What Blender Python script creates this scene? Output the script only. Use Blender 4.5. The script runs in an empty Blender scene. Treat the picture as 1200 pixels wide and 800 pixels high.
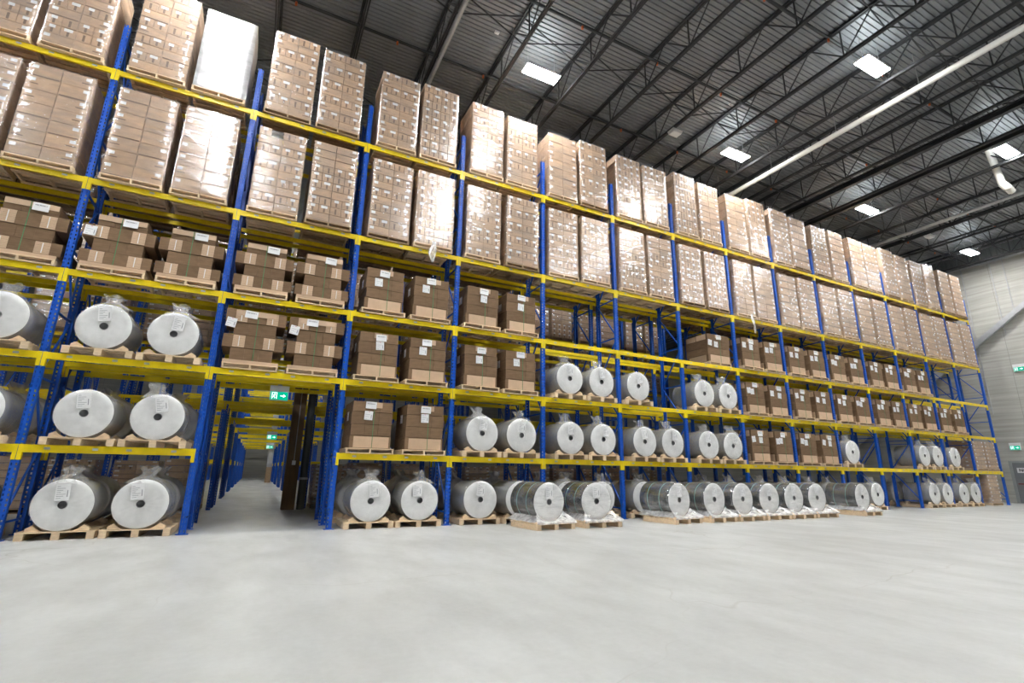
import bpy, math, random
from mathutils import Matrix, Vector
rnd = random.Random(7)
S = bpy.context.scene
COL = S.collection
PI = math.pi

# ------------------------------------------------------------------ materials
def new_mat(name):
    m = bpy.data.materials.new(name); m.use_nodes = True
    nt = m.node_tree; nt.nodes.clear()
    out = nt.nodes.new('ShaderNodeOutputMaterial')
    return m, nt, out
def N(nt, t, **kw):
    n = nt.nodes.new(t)
    for k, v in kw.items():
        if k.startswith('i_'):
            key = k[2:]; key = int(key) if key.isdigit() else key.replace('_', ' ')
            n.inputs[key].default_value = v
        else: setattr(n, k, v)
    return n
def L(nt, a, b): nt.links.new(a, b)
def c4(c): return (c[0], c[1], c[2], 1)
def coords(nt, scale=(1,1,1), kind='Object', rot=(0,0,0)):
    tc = N(nt, 'ShaderNodeTexCoord'); mp = N(nt, 'ShaderNodeMapping')
    mp.inputs['Scale'].default_value = scale; mp.inputs['Rotation'].default_value = rot
    L(nt, tc.outputs[kind], mp.inputs['Vector']); return mp.outputs[0]
def mixc(nt, fac, a, b, mode='MIX'):
    n = N(nt, 'ShaderNodeMix', data_type='RGBA', blend_type=mode)
    for sock, v in ((n.inputs[0], fac), (n.inputs[6], a), (n.inputs[7], b)):
        if hasattr(v, 'links'): L(nt, v, sock)
        elif isinstance(v, (int, float)): sock.default_value = v
        else: sock.default_value = c4(v)
    return n.outputs[2]
def ramp(nt, src, a=0.3, b=0.7, lo=0.0, hi=1.0):
    n = N(nt, 'ShaderNodeMapRange'); n.inputs[1].default_value = a; n.inputs[2].default_value = b
    n.inputs[3].default_value = lo; n.inputs[4].default_value = hi; n.clamp = True
    L(nt, src, n.inputs[0]); return n.outputs[0]
def noise(nt, vec, scale, detail=3, rough=.55):
    n = N(nt, 'ShaderNodeTexNoise'); n.inputs['Scale'].default_value = scale
    n.inputs['Detail'].default_value = detail; n.inputs['Roughness'].default_value = rough
    if vec is not None: L(nt, vec, n.inputs['Vector'])
    return n.outputs['Fac']
def math_(nt, op, a, b=None):
    n = N(nt, 'ShaderNodeMath', operation=op)
    for i, v in enumerate((a, b)):
        if v is None: continue
        if hasattr(v, 'links'): L(nt, v, n.inputs[i])
        else: n.inputs[i].default_value = v
    return n.outputs[0]
def simple(name, col, rough=.5, metal=0.0, var=0.15, scale=6.0, stretch=(1,1,1), island=0.0, obj=0.0, bump=0.0, spec=.5):
    m, nt, out = new_mat(name)
    b = N(nt, 'ShaderNodeBsdfPrincipled'); b.inputs['Roughness'].default_value = rough
    b.inputs['Metallic'].default_value = metal; b.inputs['Specular IOR Level'].default_value = spec
    v = coords(nt, stretch); f = noise(nt, v, scale)
    dark = tuple(x*(1-var) for x in col); lite = tuple(min(1, x*(1+var)) for x in col)
    c = mixc(nt, ramp(nt, f), dark, lite)
    if island:
        g = N(nt, 'ShaderNodeNewGeometry')
        k = ramp(nt, g.outputs['Random Per Island'], 0, 1, 1-island, 1+island)
        c = mixc(nt, 1.0, c, (1,1,1), 'MULTIPLY') if False else vmul(nt, c, k)
    if obj:
        g = N(nt, 'ShaderNodeObjectInfo')
        c = vmul(nt, c, ramp(nt, g.outputs['Random'], 0, 1, 1-obj, 1+obj))
    L(nt, c, b.inputs['Base Color'])
    if bump:
        bp = N(nt, 'ShaderNodeBump'); bp.inputs['Strength'].default_value = bump; bp.inputs['Distance'].default_value = .01
        L(nt, f, bp.inputs['Height']); L(nt, bp.outputs[0], b.inputs['Normal'])
    L(nt, b.outputs[0], out.inputs[0]); return m
def vmul(nt, c, k):
    n = N(nt, 'ShaderNodeVectorMath', operation='SCALE'); L(nt, c, n.inputs[0]); L(nt, k, n.inputs['Scale']); return n.outputs[0]
def emit(name, col, strength):
    m, nt, out = new_mat(name)
    e = N(nt, 'ShaderNodeEmission'); e.inputs[0].default_value = c4(col); e.inputs[1].default_value = strength
    L(nt, e.outputs[0], out.inputs[0]); return m
def film(name, haze, gloss, rough, streak, tint=(.9,.9,.9), bump=.35, span=(.38,.68)):
    """clear plastic film: transparent, with a milky share that follows its folds and a glossy coat"""
    m, nt, out = new_mat(name)
    oi = N(nt, 'ShaderNodeObjectInfo')
    tc = N(nt, 'ShaderNodeTexCoord'); mp = N(nt, 'ShaderNodeMapping'); mp.inputs['Scale'].default_value = streak
    L(nt, tc.outputs['Object'], mp.inputs[0])
    ad = N(nt, 'ShaderNodeVectorMath', operation='ADD'); L(nt, mp.outputs[0], ad.inputs[0])
    sc = N(nt, 'ShaderNodeMath', operation='MULTIPLY'); L(nt, oi.outputs['Random'], sc.inputs[0]); sc.inputs[1].default_value = 50
    L(nt, sc.outputs[0], ad.inputs[1])
    f = noise(nt, ad.outputs[0], 1.0, 4, .6)
    tr = N(nt, 'ShaderNodeBsdfTransparent'); tr.inputs[0].default_value = (.97,.97,.97,1)
    df = N(nt, 'ShaderNodeBsdfDiffuse'); df.inputs[0].default_value = c4(tint)
    gl = N(nt, 'ShaderNodeBsdfGlossy'); gl.inputs['Roughness'].default_value = rough; gl.inputs[0].default_value = (.95,.95,.95,1)
    bp = N(nt, 'ShaderNodeBump'); bp.inputs['Strength'].default_value = bump; bp.inputs['Distance'].default_value = .03
    L(nt, f, bp.inputs['Height']); L(nt, bp.outputs[0], gl.inputs['Normal']); L(nt, bp.outputs[0], df.inputs['Normal'])
    m1 = N(nt, 'ShaderNodeMixShader'); hz = ramp(nt, f, span[0], span[1], haze[0], haze[1])
    L(nt, hz, m1.inputs[0]); L(nt, tr.outputs[0], m1.inputs[1]); L(nt, df.outputs[0], m1.inputs[2])
    m2 = N(nt, 'ShaderNodeMixShader'); L(nt, ramp(nt, f, .3, .7, gloss[0], gloss[1]), m2.inputs[0])
    L(nt, m1.outputs[0], m2.inputs[1]); L(nt, gl.outputs[0], m2.inputs[2])
    L(nt, m2.outputs[0], out.inputs[0]); return m

M = {}
M['blue'] = simple('blue_paint', (.003,.092,.54), .42, 0, .12, 4, obj=.06)
M['yellow'] = simple('yellow_paint', (.86,.66,.004), .4, 0, .08, 4)
M['sticker'] = simple('grey_sticker', (.48,.50,.52), .5, 0, .1, 30)
M['carton'] = simple('carton_board', (.52,.345,.215), .62, 0, .10, 5, island=.0, obj=.10)
M['cartons'] = simple('carton_board_far', (.52,.345,.215), .62, 0, .10, 5, island=.12, obj=.05)
M['tape'] = simple('packing_tape', (.20,.125,.08), .3, 0, .1, 9)
M['paper'] = simple('white_paper', (.82,.82,.82), .6, 0, .04, 9)
M['ink'] = simple('grey_print', (.28,.28,.30), .6, 0, .1, 30)
M['redink'] = simple('red_print', (.62,.05,.05), .6, 0, .1, 30)
M['tan'] = simple('tan_board', (.60,.42,.275), .65, 0, .07, 4, obj=.06)
M['wood'] = simple('pallet_wood', (.76,.58,.38), .7, 0, .16, 5, (1.5,6,9), island=.10, obj=.07)
M['wood_dark'] = simple('pallet_wood_dark', (.38,.26,.15), .75, 0, .2, 5, (1.5,6,9), island=.12, obj=.15)  # darker wood, with the shade under the high pallets mixed into its colour
M['film_end'] = simple('roll_end', (.84,.84,.83), .4, 0, .05, 2.5)
M['film_side'] = simple('roll_side', (.38,.39,.40), .25, .35, .18, 2, (1,4,1))
M['foil_side'] = simple('foil_side', (.10,.11,.12), .22, .7, .25, 2, (1,5,1))
M['core'] = simple('core_tube', (.42,.42,.42), .5, .1, .15, 9)
M['core_in'] = simple('core_inside', (.26,.26,.265), .7, 0, .15, 9)
M['strap'] = simple('green_strap', (.08,.24,.09), .4, 0, .1, 9)
M['strap_pale'] = simple('pale_green_strap', (.20,.48,.42), .4, 0, .1, 9)
M['wrap'] = film('stretch_wrap', (.01,.14), (.05,.24), .17, (1.5,1.5,8), (1,1,1), bump=.8)
M['wrap_heavy'] = film('stretch_wrap_heavy', (.62,.90), (.08,.18), .22, (1.0,1.0,7), (.72,.73,.74))
M['wrap_skirt'] = film('wrap_skirt', (.30,.80), (.08,.2), .25, (9,9,9), bump=.8)
M['bag'] = film('poly_bag', (.08,.27), (.03,.08), .25, (2.6,1.6,2.6), (.93,.93,.91), bump=.25, span=(.25,.75))
M['bag_dim'] = film('poly_bag_rear', (.22,.42), (.04,.09), .3, (2.5,2,2.5), bump=.22, span=(.2,.8))
M['steel_dark'] = simple('joist_paint', (.035,.037,.040), .5, 0, .2, 3)
M['galv'] = simple('galvanised', (.42,.43,.44), .4, .3, .1, 3)
M['white_pipe'] = simple('white_pipe', (.78,.77,.72), .45, 0, .05, 3)
M['orange'] = simple('orange_cap', (.55,.12,.03), .5, 0, .1, 9)
M['white_plastic'] = simple('white_plastic', (.75,.75,.75), .4, 0, .04, 5)
M['lamp'] = emit('lamp_diffuser', (.98,.99,.99), 142)
M['uplight'] = emit('lamp_uplight', (.9,.97,1.0), 14)
M['green'] = emit('exit_green', (.0,.30,.17), .9)
M['exit_white'] = emit('exit_white', (.75,.95,.95), 1.1)
M['door'] = simple('door_paint', (.19,.20,.21), .45, 0, .08, 2)
M['frame_grey'] = simple('door_frame_paint', (.30,.32,.31), .45, 0, .08, 2)
M['black'] = simple('black_print', (.02,.02,.02), .5, 0, .1, 9)
M['darkred'] = simple('dark_red_bar', (.16,.025,.03), .45, 0, .1, 9)
M['column_brown'] = simple('brown_cladding', (.165,.105,.055), .7, 0, .15, 2, (3,3,.6))
M['column_grey'] = simple('grey_column', (.42,.42,.42), .6, 0, .1, 2)
M['pipe_grey'] = simple('dark_grey_pipe', (.075,.085,.088), .45, 0, .1, 2)
M['red'] = simple('red_plastic', (.5,.02,.03), .4, 0, .1, 9)

def bundle_mat(name, base, edge):
    m, nt, out = new_mat(name)
    b = N(nt, 'ShaderNodeBsdfPrincipled'); b.inputs['Roughness'].default_value = .8; b.inputs['Specular IOR Level'].default_value = .2
    v = coords(nt)
    w = N(nt, 'ShaderNodeTexWave', wave_type='BANDS', bands_direction='Z'); w.inputs['Scale'].default_value = 16
    w.inputs['Distortion'].default_value = .6; w.inputs['Detail'].default_value = 1; L(nt, v, w.inputs[0])
    f = noise(nt, coords(nt, (2,2,14)), 2.0)
    c = mixc(nt, ramp(nt, w.outputs['Fac'], 0, 1, 0, .6), base, edge)
    c = vmul(nt, c, ramp(nt, f, .3, .7, .85, 1.15))
    g = N(nt, 'ShaderNodeObjectInfo'); c = vmul(nt, c, ramp(nt, g.outputs['Random'], 0, 1, .88, 1.12))
    L(nt, c, b.inputs['Base Color']); L(nt, b.outputs[0], out.inputs[0]); return m
M['bundle'] = bundle_mat('board_edges', (.235,.150,.088), (.165,.100,.056))

def floor_mat():
    m, nt, out = new_mat('polished_concrete')
    b = N(nt, 'ShaderNodeBsdfPrincipled')
    v = coords(nt)
    big = noise(nt, v, .22, 5, .6); mid = noise(nt, coords(nt, (1,.45,1), rot=(0,0,.35)), 1.3, 6, .62); fine = noise(nt, v, 14, 4, .6)
    c = mixc(nt, ramp(nt, big, .32, .68), (.42,.425,.41), (.56,.565,.55))
    c = mixc(nt, ramp(nt, mid, .40, .70, 0, .5), c, (.37,.37,.35))
    c = vmul(nt, c, ramp(nt, fine, .3, .7, .965, 1.03))
    # a few hairline cracks
    dv = N(nt, 'ShaderNodeVectorMath', operation='ADD'); wob = N(nt, 'ShaderNodeTexNoise'); wob.inputs['Scale'].default_value = .35; wob.inputs['Detail'].default_value = 3
    L(nt, v, wob.inputs['Vector']); s2 = N(nt, 'ShaderNodeVectorMath', operation='SCALE'); s2.inputs['Scale'].default_value = 2.2
    L(nt, wob.outputs['Color'], s2.inputs[0]); L(nt, v, dv.inputs[0]); L(nt, s2.outputs[0], dv.inputs[1])
    vo = N(nt, 'ShaderNodeTexVoronoi', feature='DISTANCE_TO_EDGE'); vo.inputs['Scale'].default_value = .17; L(nt, dv.outputs[0], vo.inputs['Vector'])
    cr = ramp(nt, vo.outputs['Distance'], .0, .0022, 1, 0)
    c = mixc(nt, math_(nt, 'MULTIPLY', cr, ramp(nt, big, .45, .6, 0, .5)), c, (.30,.28,.24))
    L(nt, c, b.inputs['Base Color'])
    L(nt, ramp(nt, mid, .3, .7, .30, .48), b.inputs['Roughness']); b.inputs['Specular IOR Level'].default_value = .35
    L(nt, b.outputs[0], out.inputs[0]); return m
M['floor'] = floor_mat()
def wall_mat(axis):
    m, nt, out = new_mat('cast_concrete_' + axis)
    b = N(nt, 'ShaderNodeBsdfPrincipled'); b.inputs['Roughness'].default_value = .8
    v = coords(nt)
    band = noise(nt, coords(nt, (.12,.12,3.2)), 1.6, 5, .62); blot = noise(nt, v, .5, 4)
    c = mixc(nt, ramp(nt, band, .36, .66), (.36,.35,.31), (.50,.495,.45))
    c = mixc(nt, ramp(nt, blot, .45, .75, 0, .35), c, (.37,.36,.31))
    sx = N(nt, 'ShaderNodeSeparateXYZ'); L(nt, v, sx.inputs[0])
    fr = math_(nt, 'FRACT', math_(nt, 'MULTIPLY', math_(nt, 'ADD', sx.outputs[axis], 100.9), 1/3.05))
    ln = math_(nt, 'LESS_THAN', fr, .009)
    fz = math_(nt, 'LESS_THAN', math_(nt, 'FRACT', math_(nt, 'MULTIPLY', sx.outputs['Z'], 1/0.61)), .016)
    c = mixc(nt, math_(nt, 'MULTIPLY', fz, .16), c, (.20,.2,.18))
    c = mixc(nt, math_(nt, 'MULTIPLY', ln, .6), c, (.22,.22,.20))
    L(nt, c, b.inputs['Base Color']); L(nt, b.outputs[0], out.inputs[0]); return m
M['wall_y'] = wall_mat('Y'); M['wall_x'] = wall_mat('X')
M['wall_plain'] = simple('grey_cladding', (.20,.205,.21), .6, 0, .08, .6)
M['deck'] = simple('painted_deck', (.24,.25,.26), .42, .2, .10, 1.2)
M['deck_dark'] = simple('painted_cladding', (.15,.16,.16), .45, .1, .10, 1.2)

# ------------------------------------------------------------------ mesh helpers
class MB:
    def __init__(s): s.v = []; s.f = []; s.m = []; s.mats = []; s.smooth = []
    def mi(s, mat):
        if mat not in s.mats: s.mats.append(mat)
        return s.mats.index(mat)
    def poly(s, pts, faces, mat, smooth=False):
        b = len(s.v); s.v += [tuple(p) for p in pts]; k = s.mi(mat)
        for f in faces: s.f.append(tuple(b+i for i in f)); s.m.append(k); s.smooth.append(smooth)
    def box(s, x0, x1, y0, y1, z0, z1, mat):
        s.poly([(x0,y0,z0),(x1,y0,z0),(x1,y1,z0),(x0,y1,z0),(x0,y0,z1),(x1,y0,z1),(x1,y1,z1),(x0,y1,z1)],
               [(0,3,2,1),(4,5,6,7),(0,1,5,4),(1,2,6,5),(2,3,7,6),(3,0,4,7)], mat)
    def hexa(s, p, mat): s.poly(p, [(0,3,2,1),(4,5,6,7),(0,1,5,4),(1,2,6,5),(2,3,7,6),(3,0,4,7)], mat)
    def bar(s, a, b, w, h, mat, up=(0,0,1)):
        a = Vector(a); b = Vector(b); d = (b-a).normalized(); up = Vector(up)
        sd = d.cross(up)
        if sd.length < 1e-4: sd = d.cross(Vector((0,1,0)))
        sd.normalize(); u = sd.cross(d); sd *= w/2; u *= h/2
        s.hexa([a-sd-u, a+sd-u, a+sd+u, a-sd+u, b-sd-u, b+sd-u, b+sd+u, b-sd+u], mat)
    def tube(s, a, b, r, mat, n=12, caps=True):
        a = Vector(a); b = Vector(b); d = (b-a).normalized()
        e = d.orthogonal().normalized(); g = d.cross(e)
        pts = []
        for p in (a, b):
            for i in range(n):
                t = 2*PI*i/n; pts.append(p + e*(r*math.cos(t)) + g*(r*math.sin(t)))
        fc = [(i, (i+1) % n, n+(i+1) % n, n+i) for i in range(n)]
        s.poly(pts, fc, mat, True)
        if caps: s.poly(pts, [tuple(range(n-1,-1,-1)), tuple(range(n, 2*n))], mat)
    def rings(s, rings, mat, smooth=True, close_first=False, close_last=False):
        n = len(rings[0]); pts = [p for r in rings for p in r]; fc = []
        for k in range(len(rings)-1):
            for i in range(n):
                j = (i+1) % n; fc.append((k*n+i, k*n+j, (k+1)*n+j, (k+1)*n+i))
        if close_first: fc.append(tuple(range(n-1,-1,-1)))
        if close_last: fc.append(tuple(range((len(rings)-1)*n, len(rings)*n)))
        s.poly(pts, fc, mat, smooth)
    def mesh(s, name):
        me = bpy.data.meshes.new(name); me.from_pydata(s.v, [], s.f)
        for m in s.mats: me.materials.append(m)
        me.polygons.foreach_set('material_index', s.m); me.polygons.foreach_set('use_smooth', s.smooth)
        me.update(); return me
def onebox(name, x0, x1, y0, y1, z0, z1, mat):
    b = MB(); b.box(x0, x1, y0, y1, z0, z1, M[mat]); return b.mesh(name)
def ob(name, data, parent=None, loc=(0,0,0), rot=(0,0,0)):
    o = bpy.data.objects.new(name, data); COL.objects.link(o)
    o.location = loc; o.rotation_euler = rot
    if parent: o.parent = parent
    return o
def tag(o, label, cat, group=None):
    o['label'] = label; o['category'] = cat
    if group: o['group'] = group
    return o
def thing(name, label, cat, loc=(0,0,0), rot=(0,0,0), group=None):
    return tag(ob(name, None, None, loc, rot), label, cat, group)
def struct(name, me, loc=(0,0,0), rot=(0,0,0), parent=None):
    o = ob(name, me, parent, loc, rot)
    if not parent: o['kind'] = 'structure'
    return o
def dup(o, parent=None, loc=None):
    c = o.copy(); COL.objects.link(c)
    if parent: c.parent = parent
    if loc is not None: c.location = loc
    for ch in list(o.children): dup(ch, c)
    return c

# ------------------------------------------------------------------ layout numbers (metres)
W = 2.8; LV = [0.0, 1.686, 3.441, 5.178, 7.254, 10.024]; PH = 11.27; FD = 1.05
XW = 42.7; ZC = 14.2; ZD = 15.1; YB = 58.0; YF = -22.0; XL = -24.0
def bx(b): return W*(b-1)
ORD = {3:'first',4:'second',5:'third',6:'fourth',7:'fifth',8:'sixth',9:'seventh'}
def bayname(b):
    if b == 0: return 'second bay left of the passage'
    if b == 1: return 'first bay left of the passage'
    if b == 2: return 'bay over the passage'
    if b in ORD: return ORD[b] + ' bay right of the passage'
    return {10:'fifth bay from the end wall',11:'fourth bay from the end wall',12:'third bay from the end wall',13:'second bay from the end wall',14:'last bay by the end wall'}[b]
LVN = ['floor level','first shelf','second shelf','third shelf','fourth shelf','top shelf']

# ------------------------------------------------------------------ setting
def build_room():
    b = MB(); b.poly([(XL,YF,0),(XW,YF,0),(XW,YB,0),(XL,YB,0),(XL,YF,-.2),(XW,YF,-.2),(XW,YB,-.2),(XL,YB,-.2)],
                     [(0,1,2,3),(7,6,5,4),(0,4,5,1),(1,5,6,2),(2,6,7,3),(3,7,4,0)], M['floor'])
    struct('floor', b.mesh('floor'))
    # corrugated roof deck: flutes run along x
    b = MB(); pr = []; y = YF
    while y < YB:
        pr += [(y, ZD), (y+.094, ZD), (y+.108, ZD+.042), (y+.138, ZD+.042)]; y += .152
    pts = []
    for x in (XL, XW): pts += [(x, p[0], p[1]) for p in pr]
    n = len(pr); b.poly(pts, [(i, n+i, n+i+1, i+1) for i in range(n-1)], M['deck'])
    b.box(XL, XW, YF, YB, ZD+.06, ZD+.3, M['deck'])
    struct('ceiling', b.mesh('ceiling'))
    b = MB(); b.box(XW, XW+.25, YF, YB, 0, ZC, M['wall_y']); struct('wall_right', b.mesh('wall_right'))
    b = MB(); pr = []; y = -12.0
    while y < 12:
        pr += [(y, XW+.02), (y+.12, XW+.02), (y+.14, XW+.06), (y+.26, XW+.06)]; y += .28
    pts = [(p[1], p[0], z) for z in (ZC, ZD+.05) for p in pr]; n = len(pr)
    b.poly(pts, [(i, i+1, n+i+1, n+i) for i in range(n-1)], M['deck_dark'])
    b.box(XW+.08, XW+.25, YF, YB, ZC, ZD+.1, M['deck_dark'])
    struct('wall_right_upper', b.mesh('wall_right_upper'))
    struct('trim_1', onebox('trim', XW-.06, XW+.02, YF, YB, ZC-.03, ZC+.05, 'galv'))
    struct('wall_back', onebox('wall_back', XL, XW, YB, YB+.25, 0, ZD, 'wall_x'))
    struct('wall_left', onebox('wall_left', XL-.25, XL, YF, YB, 0, ZD, 'wall_plain'))
    struct('wall_front', onebox('wall_front', XL, XW, YF-.25, YF, 0, ZD, 'wall_plain'))
    # roof joists: top chord, bottom chord, webs
    b = MB(); y0, y1 = YF+.2, 26.0
    for z, w in ((ZD-.06, .13), (14.0, .11)):
        b.box(-w/2, -w/2+.045, y0, y1, z-.04, z+.05, M['steel_dark']); b.box(w/2-.045, w/2, y0, y1, z-.04, z+.05, M['steel_dark'])
    b.box(-.02, .02, y0, y1, ZD-.03, ZD, M['steel_dark'])
    y = -1.77 - 1.95*10
    while y < y1-1:
        b.bar((0,y,14.0), (0,y,ZD-.06), .035, .035, M['steel_dark'])
        b.bar((0,y,14.0), (0,y+.975,ZD-.06), .04, .04, M['steel_dark'])
        b.bar((0,y,14.0), (0,y-.975,ZD-.06), .03, .03, M['steel_dark'])
        y += 1.95
    jm = b.mesh('roof_joist')
    br = MB()
    for yy in (-12.4,-6.9,-1.47,4.0):
        br.bar((0,yy,14.0),(2.27,yy,ZD-.07), .03,.03, M['steel_dark']); br.bar((0,yy+.05,ZD-.07),(2.27,yy+.05,14.0), .03,.03, M['steel_dark'])
    brm = br.mesh('bridging')
    for k in range(-8, 15):
        x = 9.68 + 2.27*k
        j = struct('roof_joist', jm, (x, 0, 0))
        if k < 14: ob('cross_bridging', brm, j)
    # heavier girders under the deck where the bays of the roof meet
    g = MB(); g.box(-.10,.10, YF+.2, 26, 13.99, 14.02, M['steel_dark']); g.box(-.10,.10, YF+.2, 26, 14.20, 14.23, M['steel_dark']); g.box(-.015,.015, YF+.2, 26, 14.0, 14.22, M['steel_dark'])
    gm = g.mesh('roof_girder')
    for x in (26.35, 28.35): struct('roof_beam', gm, (x, 0, 0))
build_room()

def roof_services():
    def run(name, label, cat, a, b_, r, mat, hang, n=12):
        t = thing(name, label, cat)
        m = MB(); m.tube(a, b_, r, M[mat], n); ob('pipe', m.mesh('pipe'), t)
        a = Vector(a); b_ = Vector(b_); k = int((b_-a).length/hang)
        h = MB(); h.bar((0,0,0), (0,0,ZD-a.z-.05), .02, .02, M['galv']); h.tube((0,-.02,-r),(0,.02,-r), .012, M['galv'], 6); hm = h.mesh('hanger')
        for i in range(k):
            p = a + (b_-a)*((i+.5)/k); ob('hanger', hm, t, p + Vector((0,0,r*.9)))
        return t
    run('drain_pipe', 'long white pipe hung under the roof joists, crossing above the wrapped stacks', 'pipe', (21.95,YF+1,13.8), (21.95,14,13.8), .10, 'white_pipe', 2.6)
    run('roof_pipe', 'pale grey pipe under the dark roof, above the stacks near the passage', 'pipe', (7.52,YF+1,13.85), (7.52,14,13.85), .065, 'galv', 3)
    run('roof_pipe', 'thin pale grey pipe high under the roof near the end wall', 'pipe', (33.25,YF+1,13.8), (33.25,14,13.8), .085, 'galv', 3)
    cap = MB(); cap.tube((0,0,-.10),(0,0,.03), .035, M['orange'], 8); cap.box(-.03,.03,-.03,.03,-.03,.03, M['orange']); cm = cap.mesh('sprinkler_head')
    for i, y in enumerate((-8.7,-5.42,-2.17,1.1)):
        t = thing('sprinkler_pipe', 'dark sprinkler pipe with small orange heads under the roof deck, ' + ('nearest the camera','second from the camera','third from the camera','fourth, over the front rack')[i], 'pipe')
        m = MB(); m.tube((XL+1,y,14.86),(XW-.3,y,14.86), .05, M['steel_dark'], 10); ob('pipe', m.mesh('pipe'), t)
        x = 2.2 + (i % 2)*1.1
        while x < 40: ob('sprinkler_head', cm, t, (x, y, 14.82)); x += 3.05
    # white elbow duct near the right edge
    t = thing('vent_pipe', 'short white vent pipe with an elbow hanging beside a roof light', 'pipe')
    m = MB(); m.tube((30.0,-5.15,14.85),(31.1,-5.0,13.55), .13, M['white_pipe'], 14); ob('pipe', m.mesh('pipe'), t)
    m = MB(); m.tube((31.05,-5.0,13.6),(31.2,-5.1,13.38), .15, M['white_pipe'], 14); m.tube((31.2,-5.1,13.42),(31.55,-5.1,13.3), .14, M['white_pipe'], 14); ob('elbow', m.mesh('elbow'), t)
    for i, (x, y) in enumerate(((16.64,-.64),(34.88,-.71),(17.32,-2.65),(8.74,-1.5))):
        s = (1,1,.35,.3)[i]
        t = thing('ceiling_sensor', ('white antenna box under a joist over the middle of the rack','white antenna box under a joist close to the end wall','tiny white sensor on a joist beside the antenna box','tiny white sensor above the roof light closest to the passage')[i], 'sensor', (x, y, 13.93))
        m = MB(); m.hexa([(-.2*s,-.13*s,-.1*s),(.2*s,-.13*s,-.1*s),(.2*s,.13*s,-.1*s),(-.2*s,.13*s,-.1*s),(-.24*s,-.16*s,.02),(.24*s,-.16*s,.02),(.24*s,.16*s,.02),(-.24*s,.16*s,.02)], M['white_plastic']); ob('housing', m.mesh('housing'), t)
        m = MB(); m.box(-.02,.02,-.02,.02,.02,.06, M['galv']); ob('bracket', m.mesh('bracket'), t)
roof_services()

def lights():
    hs = MB(); hs.box(-.62,.62,-.22,.22,.02,.09, M['white_plastic']); hs.box(-.25,.25,-.09,.09,.09,.16, M['galv']); hm = hs.mesh('housing')
    df = MB()
    for i in range(-1, 2): df.box(-.6,.6, i*.14-.06, i*.14+.06, 0, .02, M['lamp'])
    df.box(-.6,.6,-.2,.2,.005,.021, M['lamp']); df.box(-.5,.5,-.205,.205,.1,.105, M['uplight']); dm = df.mesh('diffuser')
    wr = MB(); wr.bar((-.5,0,.09),(-.5,0,1.0), .012,.012, M['galv']); wr.bar((.5,0,.09),(.5,0,1.0), .012,.012, M['galv']); wm = wr.mesh('hanger')
    named = {(1,0):'white roof light above the stacks closest to the passage',(2,0):'white roof light above the middle of the rack, left of the white pipe',
             (3,0):'white roof light above the far half of the rack',(4,0):'white roof light farthest off, close to the end wall',
             (2,1):'white roof light over the open floor, left of the white pipe',(3,1):'white roof light over the open floor beside the white vent pipe'}
    xs = [-7.6, 10.75, 19.95, 29.25, 39.5, 1.5]
    for j, y in enumerate((-.65,-5.85,-11.1)):
        for i, x in enumerate(xs):
            k = (i, j)
            lab = named.get(k, 'white roof light above the aisles behind, outside this view')
            t = thing('ceiling_light', lab, 'light', (x, y, 14.0), group='roof lights over the hall')
            ob('housing', hm, t); ob('diffuser', dm, t); ob('hanger', wm, t)
    for y, x in ((17.6,1.4), (24.1,4.2), (30.6,4.2), (37.1,4.2), (43.6,4.2)):  # unseen lamps set over the aisles behind to light the passage
        if True:
            t = thing('ceiling_light', 'white roof light above the aisles behind, outside this view', 'light', (x, y, 14.0), group='roof lights over the hall')
            ob('housing', hm, t); ob('diffuser', dm, t)
lights()

# ------------------------------------------------------------------ racks
PW, PD = .125, .09
def post_mesh():
    b = MB(); xs = [-PW/2,-.046,-.020,.020,.046,PW/2]; p = .09; n = int(PH/p)
    zs = []
    for i in range(n): zs += [i*p, i*p+.045]
    zs.append(PH)
    pts = []; fc = []
    nx = len(xs)
    for z in zs:
        for x in xs: pts.append((x, 0, z))
    for r in range(len(zs)-1):
        for c in range(nx-1):
            if r % 2 == 1 and c in (1, 3): continue
            a = r*nx+c; fc.append((a, a+1, a+nx+1, a+nx))
    b.poly(pts, fc, M['blue'])
    t = .004
    for sx in (-1, 1):
        x = sx*PW/2; b.box(min(x, x-sx*t), max(x, x-sx*t), 0, PD, 0, PH, M['blue'])
        b.box(min(x, x-sx*.03), max(x, x-sx*.03), PD-t, PD, 0, PH, M['blue'])
    return b.mesh('post')
POST = post_mesh()
def plate_mesh():
    b = MB(); b.box(-.11,.11,-.03,.12,0,.012, M['blue'])
    for x in (-.085,.085): b.tube((x,.045,.012),(x,.045,.03), .012, M['galv'], 8)
    return b.mesh('base_plate')
PLATE = plate_mesh()
def brace_mesh():
    b = MB(); z0, dz = .30, 1.33; ya, yb = .06, FD-.06
    for k in range(9):
        z = z0+dz*k
        if z > PH: break
        b.bar((0,ya,z),(0,yb,z), .035, .035, M['blue'])
        if k < 8:
            (za, zb) = (z+.06, z+dz-.06) if k % 2 == 0 else (z+dz-.06, z+.06)
            b.bar((0,ya,za),(0,yb,zb), .035, .035, M['blue'])
    return b.mesh('brace_lattice')
BRACE = brace_mesh()
def beam_mesh(h, stick):
    b = MB(); x0, x1 = PW/2+.002, W-PW/2-.002
    b.box(x0, x1, -.004, .045, -h, -.012, M['yellow']); b.box(x0, x1, .004, .045, -.012, 0, M['yellow'])
    b.box(x0, x1, -.009, -.004, -h*.62, -h*.30, M['yellow'])
    if stick:
        for f in (.13,.40,.60,.88):
            x = x0+(x1-x0)*f; b.box(x-.045, x+.045, -.0115, -.009, -h*.60, -h*.30, M['sticker'])
    return b.mesh('beam')
BEAM = {1: beam_mesh(.145, True), 2: beam_mesh(.135, True), 3: beam_mesh(.13, True), 4: beam_mesh(.125, True), 5: beam_mesh(.125, True)}
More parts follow.
